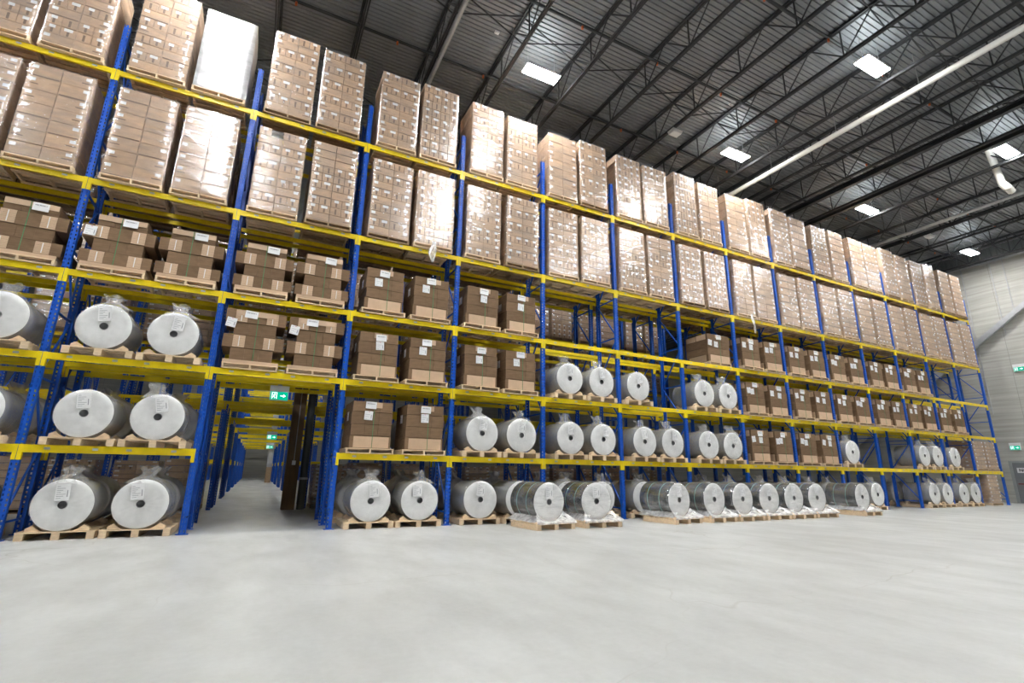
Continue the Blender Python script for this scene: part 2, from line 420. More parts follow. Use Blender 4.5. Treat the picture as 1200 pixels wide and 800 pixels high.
REARB = {k: beam_mesh(.10, False) for k in (1, 5)}
def conn_mesh(side):
    b = MB()
    x0, x1 = (.004, PW/2+.006) if side < 0 else (W-PW/2-.006, W-.004)
    b.box(x0, x1, -.010, -.002, -.28, .004, M['yellow'])
    xf = (PW/2+.002, PW/2+.008) if side < 0 else (W-PW/2-.008, W-PW/2-.002)
    b.box(xf[0], xf[1], -.002, .055, -.28, .004, M['yellow'])
    return b.mesh('end_connector')
CONN = (conn_mesh(-1), conn_mesh(1))
def far_beam_mesh():
    b = MB()
    b.box(PW/2+.002, W-PW/2-.002, -.004, .045, -.10, 0, M['yellow'])
    for x0, x1 in ((.004, PW/2), (W-PW/2, W-.004)): b.box(x0, x1, -.010, -.002, -.28, .004, M['yellow'])
    return b.mesh('beam')
FARB = far_beam_mesh()
def add_frame(t, x, detail=True):
    p = ob('post', POST, t, (x, 0, 0)); q = ob('post', POST, t, (x, FD, 0), (0, 0, PI))
    if detail:
        ob('base_plate', PLATE, p); ob('base_plate', PLATE, q)
    ob('brace_lattice', BRACE, t, (x, 0, 0))
def add_bay(b, y, label, group=None, detail=True, levels=(1,2,3,4,5), last=False):
    t = thing('pallet_rack_bay', label, 'pallet rack', (bx(b), y, 0), group=group)
    add_frame(t, 0, detail)
    if last: add_frame(t, W, detail)
    for k in levels:
        if b == 2 and k == 1: continue
        if detail:
            for rear in (0, 1):
                o = ob('beam', BEAM[k] if not rear else REARB[1], t, (0 if not rear else W, 0 if not rear else FD, LV[k]), (0, 0, PI*rear))
                for c in CONN: ob('end_connector', c, o)
        else:
            ob('beam', FARB, t, (0, 0, LV[k])); ob('beam', FARB, t, (W, FD, LV[k]), (0, 0, PI))
    return t
for b in range(0, 15):
    lab = 'blue and yellow rack bay in the front row, ' + bayname(b)
    add_bay(b, 0, lab, group='rack bays of the front row', last=(b == 14))
for b in range(0, 15):
    add_bay(b, 1.4, 'rack bay in the second row, backing onto the ' + bayname(b), group='rack bays of the second row', detail=False, levels=(1,2,3,4,5) if b in (0,1,3) else (2,3,4,5), last=(b == 14))
for r in range(1, 9):
    y0 = 6.5*r
    for dy in (0, 1.4):
        if y0+dy+FD > YB-1: continue
        rng = range(-1, 9) if r == 1 else (range(0, 6) if r == 2 else (1, 2, 3))
        for b in rng:
            add_bay(b, y0+dy, 'blue and yellow rack bay in the rows beyond the first double row', group='rack bays of the rows behind', detail=False, levels=(1,2,3,4,5) if r > 2 else (2,3,4,5), last=(b == rng[-1]))

# ------------------------------------------------------------------ pallets
def pallet_parts(w, d, h, sw, wood, bottom):
    top = MB(); nb = 7; bw = d/nb*.68
    for i in range(nb):
        y = (d-bw)*i/(nb-1); top.box(-w/2, w/2, y, y+bw, h-.022, h, M[wood])
    res = [('top_deck', top.mesh('top_deck'), (0,0,0))]
    z0 = .02 if bottom else 0
    st = MB(); st.box(-sw/2, sw/2, .004, d-.004, z0, h-.022, M[wood]); sm = st.mesh('stringer')
    for x in (-w/2+sw/2+.004, 0, w/2-sw/2-.004): res.append(('stringer', sm, (x,0,0)))
    if bottom:
        bt = MB()
        for y in (0, d*.5-.05, d-.10): bt.box(-w/2, w/2, y, y+.10, 0, .02, M[wood])
        res.append(('bottom_deck', bt.mesh('bottom_deck'), (0,0,0)))
    return res
def chock_mesh(sx):
    """a sawn block with a hollow that cradles the roll"""
    b = MB(); R = .512; n = 8; cols = []
    for t in range(n+1):
        x = .12+(.37-.12)*t/n; cols.append((sx*x, max(.004, .463-math.sqrt(R*R-x*x))))
    cols.append((sx*.46, .055))
    pts = [(x, y, z) for y in (0, .10) for x, zt in cols for z in (0, zt)]
    m = len(cols)*2; fc = [(0,1,m+1,m), (m-2,m+m-2,m+m-1,m-1)]
    for k in range(len(cols)-1):
        a = 2*k; fc += [(a,a+2,a+3,a+1), (m+a,m+a+1,m+a+3,m+a+2), (a+1,a+3,m+a+3,m+a+1), (a,m+a,m+a+2,a+2)]
    b.poly(pts, fc, M['wood']); return b.mesh('chock')
CH = (chock_mesh(-1), chock_mesh(1))
def merge_parts(parts, name):
    mb = bpy.data.meshes.new(name); V = []; F = []; mi = []
    mats = []
    for _n, me, loc in parts:
        o = len(V); V += [(v.co.x+loc[0], v.co.y+loc[1], v.co.z+loc[2]) for v in me.vertices]
        for p in me.polygons:
            F.append(tuple(o+i for i in p.vertices)); m = me.materials[p.material_index]
            if m not in mats: mats.append(m)
            mi.append(mats.index(m))
    mb.from_pydata(V, [], F)
    for m in mats: mb.materials.append(m)
    mb.polygons.foreach_set('material_index', mi); mb.update(); return mb
RP = pallet_parts(1.14, 1.16, .145, .12, 'wood', False)
RP_ALL = RP + [('chock', CH[0], (0,.06,.145)), ('chock', CH[1], (0,.06,.145)), ('chock', CH[0], (0,.95,.145)), ('chock', CH[1], (0,.95,.145))]
CPn = {w: pallet_parts(1.13, 1.12, .125, .04, w, True) for w in ('wood', 'wood_dark')}
MERGED = {'roll': merge_parts(RP_ALL, 'pallet'), 'wood': merge_parts(CPn['wood'], 'pallet'), 'wood_dark': merge_parts(CPn['wood_dark'], 'pallet')}
PTOP = {'roll': .145, 'wood': .125, 'wood_dark': .125}
def pallet(kind, loc, label, group, rz=0, full=True, chocks=True):
    if full:
        loc = (loc[0], loc[1], loc[2]+.0015); t = thing('wooden_pallet', label, 'pallet', loc, (0,0,rz), group)
        for n, me, l in ((RP_ALL if chocks else RP) if kind == 'roll' else CPn[kind]): ob(n, me, t, l)
    else:
        loc = (loc[0], loc[1], loc[2]+.0015); t = tag(ob('wooden_pallet', MERGED[kind], None, loc, (0,0,rz)), label, 'pallet', group)
    return t

# ------------------------------------------------------------------ rolls of film
RR, RL = .46, 1.06
def roll_body(side_mat):
    b = MB(); n = 48
    def ring(r, y): return [(r*math.sin(2*PI*i/n), y, RR+r*math.cos(2*PI*i/n)) for i in range(n)]
    b.rings([ring(RR, .008), ring(RR, RL-.008)], M[side_mat])
    b.rings([ring(.078, 0), ring(.2, -.002), ring(.35, -.002), ring(RR-.008, 0), ring(RR, .008)], M['film_end'])
    b.rings([ring(RR, RL-.008), ring(RR-.008, RL), ring(.078, RL)], M['film_end'])
    return b.mesh('wound_film')
def core_mesh():
    b = MB(); n = 20
    def ring(r, y): return [(r*math.sin(2*PI*i/n), y, RR+r*math.cos(2*PI*i/n)) for i in range(n)]
    b.rings([ring(.079, .01), ring(.079, -.006), ring(.068, -.006)], M['core'])
    b.rings([ring(.068, -.006), ring(.068, .10)], M['core_in'], close_last=True)
    return b.mesh('core_tube')
BODY = roll_body('film_side'); FOIL = roll_body('foil_side'); CORE = core_mesh()
def sheet_mesh(w, h, name, lines=5, red=True):
    b = MB(); b.box(-w/2, w/2, -.0025, 0, -h/2, h/2, M['paper'])
    for i in range(lines):
        z = h/2 - h*(.16+.70*i/max(lines-1, 1)); l = w*(.22+.5*((i*37) % 10)/10)
        b.box(-w*.40, -w*.40+l, -.0035, -.0025, z-h*.012, z+h*.012, M['ink'])
    if red: b.box(-w*.05, w*.12, -.0035, -.0025, h*.40, h*.44, M['redink'])
    b.box(w*.30, w*.36, -.0035, -.0025, -h*.30, h*.10, M['ink'])
    return b.mesh(name)
ROLL_LABEL = sheet_mesh(.215, .30, 'paper_label', 7, False)
SHEET = sheet_mesh(.20, .215, 'paper_label', 4); WIDE = None
def wide_sheet():
    b = MB(); w, h = .26, .17; b.box(-w/2, w/2, -.0025, 0, -h/2, h/2, M['paper'])
    x = -w*.36
    for i, l in enumerate((.016,.016,.018,.008,.016,.016,.016,.016,.016,.008,.014)):
        b.box(x, x+l*.7, -.0035, -.0025, h*.12, h*.27, M['ink']); x += .0175
    return b.mesh('paper_label')
WIDE = wide_sheet()
def bag_mesh(seed, mat, tail=True):
    r = random.Random(seed); n = 64; b = MB()
    ph = [r.uniform(0, 2*PI) for _ in range(12)]; tx = r.uniform(-.12, .12); ty = r.uniform(.10, .4)
    def pl(t, y):
        return (.5*math.sin(5*t+ph[0]+3*y)+.5*math.sin(11*t+ph[1]-4*y)+.5*math.sin(19*t+ph[2]+7*y)+.4*math.sin(31*t+ph[3]-9*y))
    def ring(rad, y, a, ay):
        out = []
        for i in range(n):
            t = 2*PI*i/n; rr = rad + a*(1+pl(t, y)*.7); yy = y + ay*pl(t, rad*9)
            z = RR + rr*math.cos(t)
            out.append((rr*math.sin(t), yy, max(z, .004)))
        return out
    b.rings([ring(.080,-.026,0,.003), ring(.16,-.032,0,.006), ring(.28,-.034,.002,.008), ring(.40,-.032,.004,.008), ring(.455,-.022,.006,.004),
             ring(.466,.04,.009,0), ring(.468,.18,.012,0), ring(.468,.34,.014,0), ring(.468,.52,.013,0), ring(.468,.70,.014,0), ring(.468,.88,.013,0), ring(.468,1.04,.010,0),
             ring(.44,1.085,.006,.005), ring(.2,1.10,0,.01), ring(.07,1.10,0,.0)], mat)
    if tail:
        m = 28; rs = []
        for k, (h, q) in enumerate(((-.07,.27),(.01,.20),(.06,.13),(.10,.105),(.15,.13),(.20,.155),(.23,.13))):
            row = []
            for i in range(m):
                t = 2*PI*i/m; w = q*(1+.22*math.sin(5*t+ph[4]+k)+.16*math.sin(9*t+ph[5]))
                dz = .03*math.sin(3*t+ph[6]) if k > 4 else 0
                row.append((tx+w*math.cos(t)+.25*h*math.sin(ph[7]), ty+.8*w*math.sin(t)+.3*h, 2*RR+h+dz))
            rs.append(row)
        b.rings(rs, mat)
    return b.mesh('poly_bag')
BAGS = [bag_mesh(s, M['bag']) for s in (1,2,3,4,5)] + [bag_mesh(9, M['bag'], False)]
DIMBAGS = [bag_mesh(s, M['bag_dim']) for s in (11,12,13)]
def hoop_mesh(mat):
    b = MB(); n = 40
    def ring(r, y): return [(r*math.sin(2*PI*i/n), y, RR+r*math.cos(2*PI*i/n)) for i in range(n)]
    b.rings([ring(RR+.001,-.008), ring(RR+.004,-.008), ring(RR+.004,.008), ring(RR+.001,.008)], M[mat], False)
    return b.mesh('strap')
HOOP = hoop_mesh('strap_pale')
def film_roll(loc, label, group, seed, rz=0, bag=None, front=True):
    r = random.Random(seed)
    t = thing('film_roll', label, 'roll', loc, (0,0,rz), group)
    ob('wound_film', BODY, t); ob('core_tube', CORE, t)
    ob('poly_bag', bag or r.choice(BAGS), t)
    if front:
        o = ob('paper_label', ROLL_LABEL, t, (r.uniform(-.10,.08), -.054, RR+.235+r.uniform(-.02,.02)), (0, r.uniform(-.2,.2), 0))
    return t
def skirt_mesh(seed):
    r = random.Random(seed); b = MB(); nu, nv = 26, 9; pts = []
    ph = [r.uniform(0, 6) for _ in range(6)]
    for v in range(nv):
        f = v/(nv-1)
        for u in range(nu):
            s = -1+2*u/(nu-1); x = s*(.40+.19*min(1, f*1.5))
            zt = RR-math.sqrt(max(0, (RR+.01)**2-(s*.40)**2))+.02
            e = .5*math.sin(9*s+ph[0]+5*f)+.5*math.sin(17*s+ph[1]-7*f)+.4*math.sin(29*s+ph[2]+11*f)
            if f < .7: z = zt*(1-f/.7)+.035*(f/.7)+.018*e*f; y = -.02-.29*(f/.7)+.02*e*f
            else: z = .03-.055*(f-.7)/.3+.010*e; y = -.332-.012*e
            pts.append((x, y, z))
    b.poly(pts, [(v*nu+u, v*nu+u+1, (v+1)*nu+u+1, (v+1)*nu+u) for v in range(nv-1) for u in range(nu-1)], M['wrap_skirt'], True)
    # sides of the wrap over the deck
    for sx in (-1, 1):
        pts = []
        for v in range(7):
            f = v/6
            for u in range(14):
                y = -.20+1.25*u/13; e = .5*math.sin(11*y+ph[3]+4*f)+.5*math.sin(23*y+ph[4]-6*f)
                pts.append((sx*(.34+.24*f)+.012*e, y, .13*(1-f)**1.5+.012*(1+e*.7)))
        q = [(v*14+u, v*14+u+1, (v+1)*14+u+1, (v+1)*14+u) for v in range(6) for u in range(13)]
        b.poly(pts, q if sx < 0 else [tuple(reversed(k)) for k in q], M['wrap_skirt'], True)
    return b.mesh('wrap_skirt')
SKIRTS = [skirt_mesh(s) for s in (1,2,3)]
def wrapbag_mesh(seed):
    """tight stretch wrap round a roll"""
    r = random.Random(seed); n = 56; b = MB(); ph = [r.uniform(0, 6) for _ in range(5)]
    def ring(rad, y, a):
        out = []
        for i in range(n):
            t = 2*PI*i/n; e = math.sin(7*t+ph[0]+5*y)+.7*math.sin(15*t+ph[1]-8*y)
            out.append(((rad+a*(1+.6*e))*math.sin(t), y+.004*e*(rad < .45), max(.003, RR+(rad+a*(1+.6*e))*math.cos(t))))
        return out
    b.rings([ring(.079,-.014,0), ring(.25,-.019,0), ring(.43,-.018,0), ring(.462,.0,.004), ring(.465,.2,.006), ring(.465,.5,.006), ring(.465,.8,.006), ring(.462,1.06,.004), ring(.2,1.08,0)], M['wrap'])
    return b.mesh('stretch_wrap')
WBAG = [wrapbag_mesh(s) for s in (1,2)]
def foil_roll(loc, label, group, seed, rz=0):
    r = random.Random(seed); t = thing('foil_roll', label, 'roll', loc, (0,0,rz), group)
    ob('wound_film', FOIL, t); ob('core_tube', CORE, t); ob('stretch_wrap', r.choice(WBAG), t); ob('wrap_skirt', r.choice(SKIRTS), t)
    ob('strap', HOOP, t, (0,.34,0)); ob('strap', HOOP, t, (0,.76,0))
    ob('paper_label', ROLL_LABEL, t, (-.02,-.030, RR+.235))
    return t

# ------------------------------------------------------------------ carton stacks
def carton_mesh(w, d, h, kind):
    b = MB(); g = .006
    b.box(-w/2+g, w/2-g, 0, d-g, g, h-g, M['carton'])
    if kind == 'N': b.box(-.022,.022,-.0015,0, h*.12, h*.80, M['tape'])
    elif kind == 'L': b.box(-w/2+.03, -w/2+.21, -.0015, 0, h*.38, h*.46, M['tape'])
    elif kind == 'R': b.box(w/2-.21, w/2-.03, -.0015, 0, h*.38, h*.46, M['tape'])
    elif kind == 'T': b.box(-w/2+.02, w/2-.02, -.0015, 0, h*.02, h*.10, M['tape'])
    return b.mesh('carton')
_cm = {}
def cm(*a):
    if a not in _cm: _cm[a] = carton_mesh(*a)
    return _cm[a]
def chip_mesh(w, h):
    b = MB(); b.box(-w/2, w/2, -.0035, -.0015, -h/2, h/2, M['paper']); return b.mesh('label')
CHIP = chip_mesh(.105, .075); CHIPW = chip_mesh(.15, .075)
def wrap_mesh(w, d, h, seed, mat):
    r = random.Random(seed); b = MB(); nx, nz = 10, 26; ph = [r.uniform(0, 6) for _ in range(6)]
    def off(u, z): return .010+.006*math.sin(13*z+ph[0])*math.sin(5*u+ph[1])+.005*math.sin(29*z+ph[2]+3*u)
    loop = []
    for i in range(nx): loop.append((-w/2+w*i/nx, 0, 0, -1))
    for i in range(nx): loop.append((w/2, d*i/nx, 1, 0))
    for i in range(nx): loop.append((w/2-w*i/nx, d, 0, 1))
    for i in range(nx): loop.append((-w/2, d-d*i/nx, -1, 0))
    rings = []
    for k in range(nz+1):
        z = .002+(h+.008)*k/nz; row = []
        for (x, y, ax, ay) in loop:
            o = off(x+y, z); cx = 1.0+.018*(1 if ax == 0 else 1)
            row.append((x+ax*o+(math.copysign(.006, x) if ax == 0 else 0), y+ay*o, z))
        rings.append(row)
    b.rings(rings, mat, True)
    return b.mesh('stretch_wrap')
WRAPS = {}
def wrap_for(w, d, h, seed, heavy):
    k = (round(w,2), round(d,2), round(h,1), seed % 4, heavy)
    if k not in WRAPS: WRAPS[k] = wrap_mesh(w, d, h, seed % 4, M['wrap_heavy' if heavy else 'wrap'])
    return WRAPS[k]
def layers_for(style, r):
    if style == 'alt': n = 10; return [('N' if i % 2 == 0 else 'W') for i in range(n)][::-1], .232
    if style == 'wide': return ['W']*7, .325
    if style == 'narrow': return ['N']*9, .258
    if style == 'mixed': return [r.choice('NWWN') for _ in range(10)], .232
def carton_stack(loc, label, group, seed, style, full=True, heavy=False, scale_h=1.0, rz=0, skip_top=None):
    r = random.Random(seed); w, d = 1.10, 1.08
    lay, h = layers_for(style, r); h *= scale_h
    t = thing('wrapped_carton_stack', label, 'carton stack', loc, (0,0,rz), group)
    H = h*len(lay)
    if full:
        for k, ty in enumerate(lay):
            z = k*h; jx = r.uniform(-.006,.006); nn = 4 if ty == 'N' else 2; cw = w/nn
            for i in range(nn):
                x = -w/2+cw*(i+.5)+jx
                if skip_top == i and k == len(lay)-1: continue
                kind = 'N' if ty == 'N' else (('L','T','R')[0 if i == 0 else 2] if (k+i) % 3 else 'T')
                o = ob('carton', cm(round(cw,4), d/2, round(h,4), kind), t, (x, r.uniform(0,.008), z))
                if ty == 'N':
                    if (i+k) % 4 != 3: ob('label', CHIPW if i in (1,) else CHIP, o, (0, 0, h*.78))
                else: ob('label', CHIP, o, ((-cw/2+.10) if i == 0 else (cw/2-.10), 0, h*.74))
                ob('carton', cm(round(cw,4), d/2, round(h,4), ''), t, (x, d/2+.004, z))
    else:
        key = (style, seed % 5, round(scale_h, 2))
        if key not in _cm:
            b = MB(); g = .007
            for k, ty in enumerate(lay):
                nn = 4 if ty == 'N' else 2; cw = w/nn; z = k*h
                for i in range(nn):
                    x = -w/2+cw*i
                    for yy in (0, d/2): b.box(x+g, x+cw-g, yy+(r.uniform(0,.008) if yy == 0 else g), yy+d/2-g, z+g, z+h-g, M['cartons'])
                    if ty == 'N':
                        b.box(x+cw/2-.05, x+cw/2+.05, -.004, 0.0, z+h*.60, z+h*.88, M['paper']); b.box(x+cw/2-.025, x+cw/2+.025, -.003, 0, z+h*.1, z+h*.6, M['tape'])
                    else:
                        xx = x+.10 if i == 0 else x+cw-.10
                        b.box(xx-.055, xx+.055, -.004, 0.0, z+h*.55, z+h*.85, M['paper']); b.box(x+.03, x+cw-.03, -.003, 0, z+h*.02, z+h*.10, M['tape'])
                    # marks on the side faces
                    for sx in (-1, 1):
                        if (sx < 0 and i == 0) or (sx > 0 and i == nn-1):
                            X = sx*w/2; b.box(min(X,X+sx*.004), max(X,X+sx*.004), d*.30, d*.40, z+h*.55, z+h*.85, M['paper'])
            _cm[key] = b.mesh('cartons')
        ob('carton_block', _cm[key], t)
    ob('stretch_wrap', wrap_for(w, d, H, seed, heavy), t)
    return t

# ------------------------------------------------------------------ strapped bundles of flat cardboard
def slab(w, d, h, name='bundle'):
    b = MB(); g = .004; nb = 3
    for i in range(nb):
        x0 = -w/2+w*i/nb; x1 = x0+w/nb
        b.box(x0+(.0 if i == 0 else .0015), x1-.0015, .004*(i % 2), d-.004*(i % 2), g+h*0, h-g, M['bundle'])
    return b.mesh(name)
_sl = {}
def sl(w, d, h):
    k = (round(w,3), round(d,3), round(h,3))
    if k not in _sl: _sl[k] = slab(*k)
    return _sl[k]
def panel(w, h, t=.008):
    k = ('p', round(w,3), round(h,3))
    if k not in _sl:
        b = MB(); b.box(-w/2, w/2, -t, 0, 0, h, M['tan']); _sl[k] = b.mesh('flap')
    return _sl[k]
def comb(w, h):
    """light glued ends of folded boxes with a white gap line"""
    k = ('c', round(w,3), round(h,3))
    if k not in _sl:
        b = MB(); n = 7
        for i in range(n): b.box(-w/2, w/2, -.006-.002*(i % 2), 0, h*(i+.05)/n, h*(i+.95)/n, M['tan'])
        b.box(-.008,.008,-.0105,-.004, .02, h-.02, M['paper']); _sl[k] = b.mesh('folded_end')
    return _sl[k]
def strap_loop(x, d, h):
    b = MB(); t = .004; w = .007
    b.box(x-w, x+w, -.014, -.010, 0, h+t, M['strap']); b.box(x-w, x+w, -.014, d+.012, h+.001, h+.001+t, M['strap']); b.box(x-w, x+w, d+.008, d+.012, 0, h+t, M['strap'])
    return b.mesh('strap')
def board_cube(loc, label, group, seed, side=False, rz=0, h=1.12, w=.98):
    r = random.Random(seed); d = 1.02
    t = thing('strapped_board_stack', label, 'cardboard stack', loc, (0,0,rz), group)
    hs = [.30,.27,.30,.26]; k = h/sum(hs); hs = [x*k for x in hs]; z = 0; bs = []
    for i, hh in enumerate(hs):
        o = ob('bundle', sl(w-(.02 if i % 2 else 0), d, hh), t, (r.uniform(-.012,.012), r.uniform(0,.012), z)); bs.append((o, hh)); z += hh
    o, hh = bs[0]; ob('flap', panel(w*.86, hh*.88), o, (.02, 0, .012))
    o, hh = bs[3]; ob('flap', panel(.34, hh*.52), o, (r.uniform(.0,.10), 0, hh*.42))
    if side:
        o, hh = bs[3]
        for y in (.28,.76): ob('flap', panel(.44, hh*.8), o, (-w/2-.001, y, hh*.1), (0,0,-PI/2))
        o, hh = bs[0]; ob('flap', panel(.8, hh*.85), o, (-w/2-.001, .5, .012), (0,0,-PI/2))
    ob('strap', strap_loop(r.uniform(.02,.08), d, h), t)
    x = r.uniform(-.06,.06)
    ob('paper_label', WIDE, t, (x, -.017, h-.11+r.uniform(-.03,.02)), (0, r.uniform(-.05,.06), 0))
    ob('paper_label', SHEET, t, (x-r.uniform(-.02,.16), -.016, h-.36+r.uniform(-.03,.03)), (0, r.uniform(-.07,.07), 0))
    if side: ob('paper_label', SHEET, t, (-w/2+.12, -.015, h-.34+r.uniform(-.05,.05)), (0, r.uniform(-.15,.15), 0))
    else: ob('paper_label', SHEET, t, (-w/2-.012, .45, h-.35), (0,0,-PI/2))
    return t
def board_stack_wide(loc, label, group, seed, topwide=False, sheet_left=False, rz=0):
    r = random.Random(seed); d = 1.0; WD, NR = 1.24, .86
    t = thing('strapped_board_stack', label, 'cardboard stack', loc, (0,0,rz), group)
    seq = [(WD,.275),(NR,.27),(WD,.30),(NR,.24)] if not topwide else [(NR,.28),(WD,.30),(NR,.29),(WD,.30)]
    z = 0.0
    o = ob('flap', onebox('base_sheet', -.56,.56,-.02,d,0,.075,'tan'), t, (0,0,0)); z = .075
    for i, (w, h) in enumerate(seq):
        jx = r.uniform(-.012,.012)
        o = ob('bundle', sl(w, d, h), t, (jx, .0 if w == WD else .012, z))
        if w == WD:
            for x in (-.32,.32): ob('folded_end', comb(.24, h*.92), o, (x+r.uniform(-.02,.02), 0, h*.04))
        z += h
    if topwide: ob('flap', panel(.80,.13), t, (0,-.012, z-.14))
    else: ob('flap', panel(.84,.12), t, (.0,.0, z-.122))
    ob('strap', strap_loop(r.uniform(-.02,.06), d, z), t)
    ob('paper_label', WIDE, t, (.14 if not topwide else -.12, -.024, z-.10), (0, r.uniform(0,.06), 0), )
    if sheet_left: ob('paper_label', SHEET, t, (-.50, -.022, z-(.40 if not topwide else .33)), (0, r.uniform(-.04,.22), 0))
    return t

# ------------------------------------------------------------------ loading the front row
PAL_G = 'pallets in the front row'
def lab(what, k, b, side):
    s = {'L': ', left place', 'R': ', right place', 'M': ''}[side]
    return f'{what}, {LVN[k]}, {bayname(b)}{s}'
def spot(b, side, kind):
    off = {'stack': (.75, 2.00), 'roll': (.86, 2.04), 'cube': (.78, 2.06), 'wide': (.76, 2.07)}[kind]
    return bx(b) + off[0 if side == 'L' else 1] + rnd.uniform(-.03,.03)*(.3 if kind in ('roll','wide') else 1)
def put_stack(b, side, k, style, **kw):
    x = spot(b, side, 'stack'); y = -.06+rnd.uniform(-.03,.03); seed = b*20+k*3+(side == 'R')
    full = b <= 8; wood = rnd.choice(('wood','wood_dark','wood'))
    pallet(wood, (x, y-.02, LV[k]), lab('wooden pallet under wrapped cartons', k, b, side), PAL_G, rnd.uniform(-.012,.012), full=b <= 8)
    what = kw.pop('what', 'film-wrapped carton stack')
    carton_stack((x, y, LV[k]+.128), lab(what, k, b, side), 'wrapped carton stacks in the front row', seed, style, full, rz=rnd.uniform(-.015,.015), **kw)
def put_cube(b, side, k):
    x = spot(b, side, 'cube'); y = -.04+rnd.uniform(-.02,.03); seed = b*31+k*5+(side == 'R')
    pallet('wood', (x, y-.05, LV[k]), lab('wooden pallet under strapped cardboard', k, b, side), PAL_G, 0, full=b <= 8)
    board_cube((x, y, LV[k]+.128), lab('brown strapped cardboard block', k, b, side), 'strapped cardboard blocks', seed, side=b >= 8, rz=rnd.uniform(-.02,.02), h=1.12 if k < 4 else 1.1)
def put_wide(b, side, k, **kw):
    x = spot(b, side, 'wide'); seed = b*31+k*5+(side == 'R')
    pallet('wood', (x, -.06, LV[k]), lab('wooden pallet under stepped cardboard bundles', k, b, side), PAL_G, 0)
    board_stack_wide((x, -.02, LV[k]+.128), lab('stepped stack of strapped cardboard bundles', k, b, side), 'stepped cardboard bundle stacks', seed, rz=rnd.uniform(-.02,.02), **kw)
def put_roll(b, side, k, x=None, y=-.10, rz=None, bag=None, what='white bagged film roll'):
    x = spot(b, side, 'roll') if x is None else x; seed = b*17+k*7+(side == 'R')
    rz = rnd.uniform(-.011,.011) if rz is None else rz
    pallet('roll', (x, y-.03, LV[k]), lab('wooden pallet under a bagged roll', k, b, side), PAL_G, rz, full=b <= 9)
    film_roll((x, y, LV[k]+.150), lab(what, k, b, side), 'bagged film rolls in the front row', seed, rz, bag)
styles5 = {0:('mixed','mixed'),1:('alt','wide'),2:('alt','alt'),3:('alt','narrow'),4:('alt','mixed'),5:('wide','alt'),6:('narrow','mixed'),7:('narrow','mixed'),8:('wide','mixed'),
           9:('mixed','wide'),10:('mixed','wide'),11:('wide','alt'),12:('mixed','wide'),13:('narrow','wide'),14:('wide','wide')}
styles4 = {0:('wide','wide'),1:('wide','wide'),2:('alt','mixed'),3:('alt','narrow'),4:('mixed','alt'),5:('alt','mixed'),6:('mixed','mixed'),7:('mixed','narrow'),8:('mixed','wide')}
for b in range(0, 15):
    for i, s in enumerate('LR'):
        kw = {'scale_h': 1.0 + .012*((b*7+i*3) % 5)}
        if b == 1 and s == 'R': kw.update(heavy=True, what='opaque white film-wrapped carton stack')
        if b >= 7: kw['scale_h'] += .03
        put_stack(b, s, 5, styles5[b][i], **kw)
        kw = {'scale_h': .965}
        if b == 2 and s == 'L': kw.update(skip_top=1, what='wrapped cartons missing one on top')
        put_stack(b, s, 4, styles4.get(b, ('wide','mixed'))[i], **kw)
for s in 'LR':
    put_wide(0, s, 3); put_wide(1, s, 3, sheet_left=(s == 'L')); put_wide(2, s, 3)
    put_wide(2, s, 2, topwide=True, sheet_left=True)
    for b in (3, 4): put_cube(b, s, 3); put_cube(b, s, 2)
    put_cube(3, s, 1)
    for b in range(8, 13): put_cube(b, s, 3)
    for b in range(8, 14): put_cube(b, s, 2)
    for b in (8, 9): put_cube(b, s, 1)
    for b in (0, 1): put_roll(b, s, 0); put_roll(b, s, 1); put_roll(b, s, 2)
    for b in (3, 4, 5, 6, 7, 8, 9): put_roll(b, s, 0, y=.05 if b >= 5 else -.10)
    for b in (4, 5, 6, 7): put_roll(b, s, 1)
    for b in (5, 7): put_roll(b, s, 2)
put_roll(6, 'L', 2, x=bx(6)+.70)
# the wide block standing crosswise alone in its bay
pallet('wood', (bx(7)+1.95, .02, LV[3]), lab('wooden pallet under the wide cardboard block', 3, 7, 'M'), PAL_G)
board_cube((bx(7)+1.95, .05, LV[3]+.128), lab('wide strapped cardboard block standing alone', 3, 7, 'M'), 'strapped cardboard blocks', 77, side=True, w=1.15, h=1.05)
put_roll(10, 'L', 1, x=bx(10)+.70); put_roll(10, 'R', 0, x=bx(10)+2.0)
for x, s in ((bx(12)+.70,'L'), (bx(12)+1.87,'R')): put_roll(12, s, 1, x=x); put_roll(12, s, 0, x=x+.25)
put_roll(13, 'L', 1, x=bx(13)+.70); put_roll(13, 'L', 0, x=bx(13)+.85); put_roll(13, 'R', 0, x=bx(13)+2.0)
for i, s in enumerate('LR'):
    x = bx(14)+.72+1.25*i
    pallet('wood', (x, -.02, LV[1]), lab('wooden pallet under wrapped cartons', 1, 14, s), PAL_G, 0, False)
    carton_stack((x, 0, LV[1]+.128), lab('short film-wrapped carton stack', 1, 14, s), 'wrapped carton stacks in the front row', 500+i, 'wide', False, scale_h=.60)
pallet('wood', (bx(14)+1.5, -.02, 0), lab('wooden pallet under wrapped cartons', 0, 14, 'M'), PAL_G, 0, False)
carton_stack((bx(14)+1.5, 0, .128), lab('wide-labelled film-wrapped carton stack', 0, 14, 'M'), 'wrapped carton stacks in the front row', 510, 'wide', False, scale_h=.60)

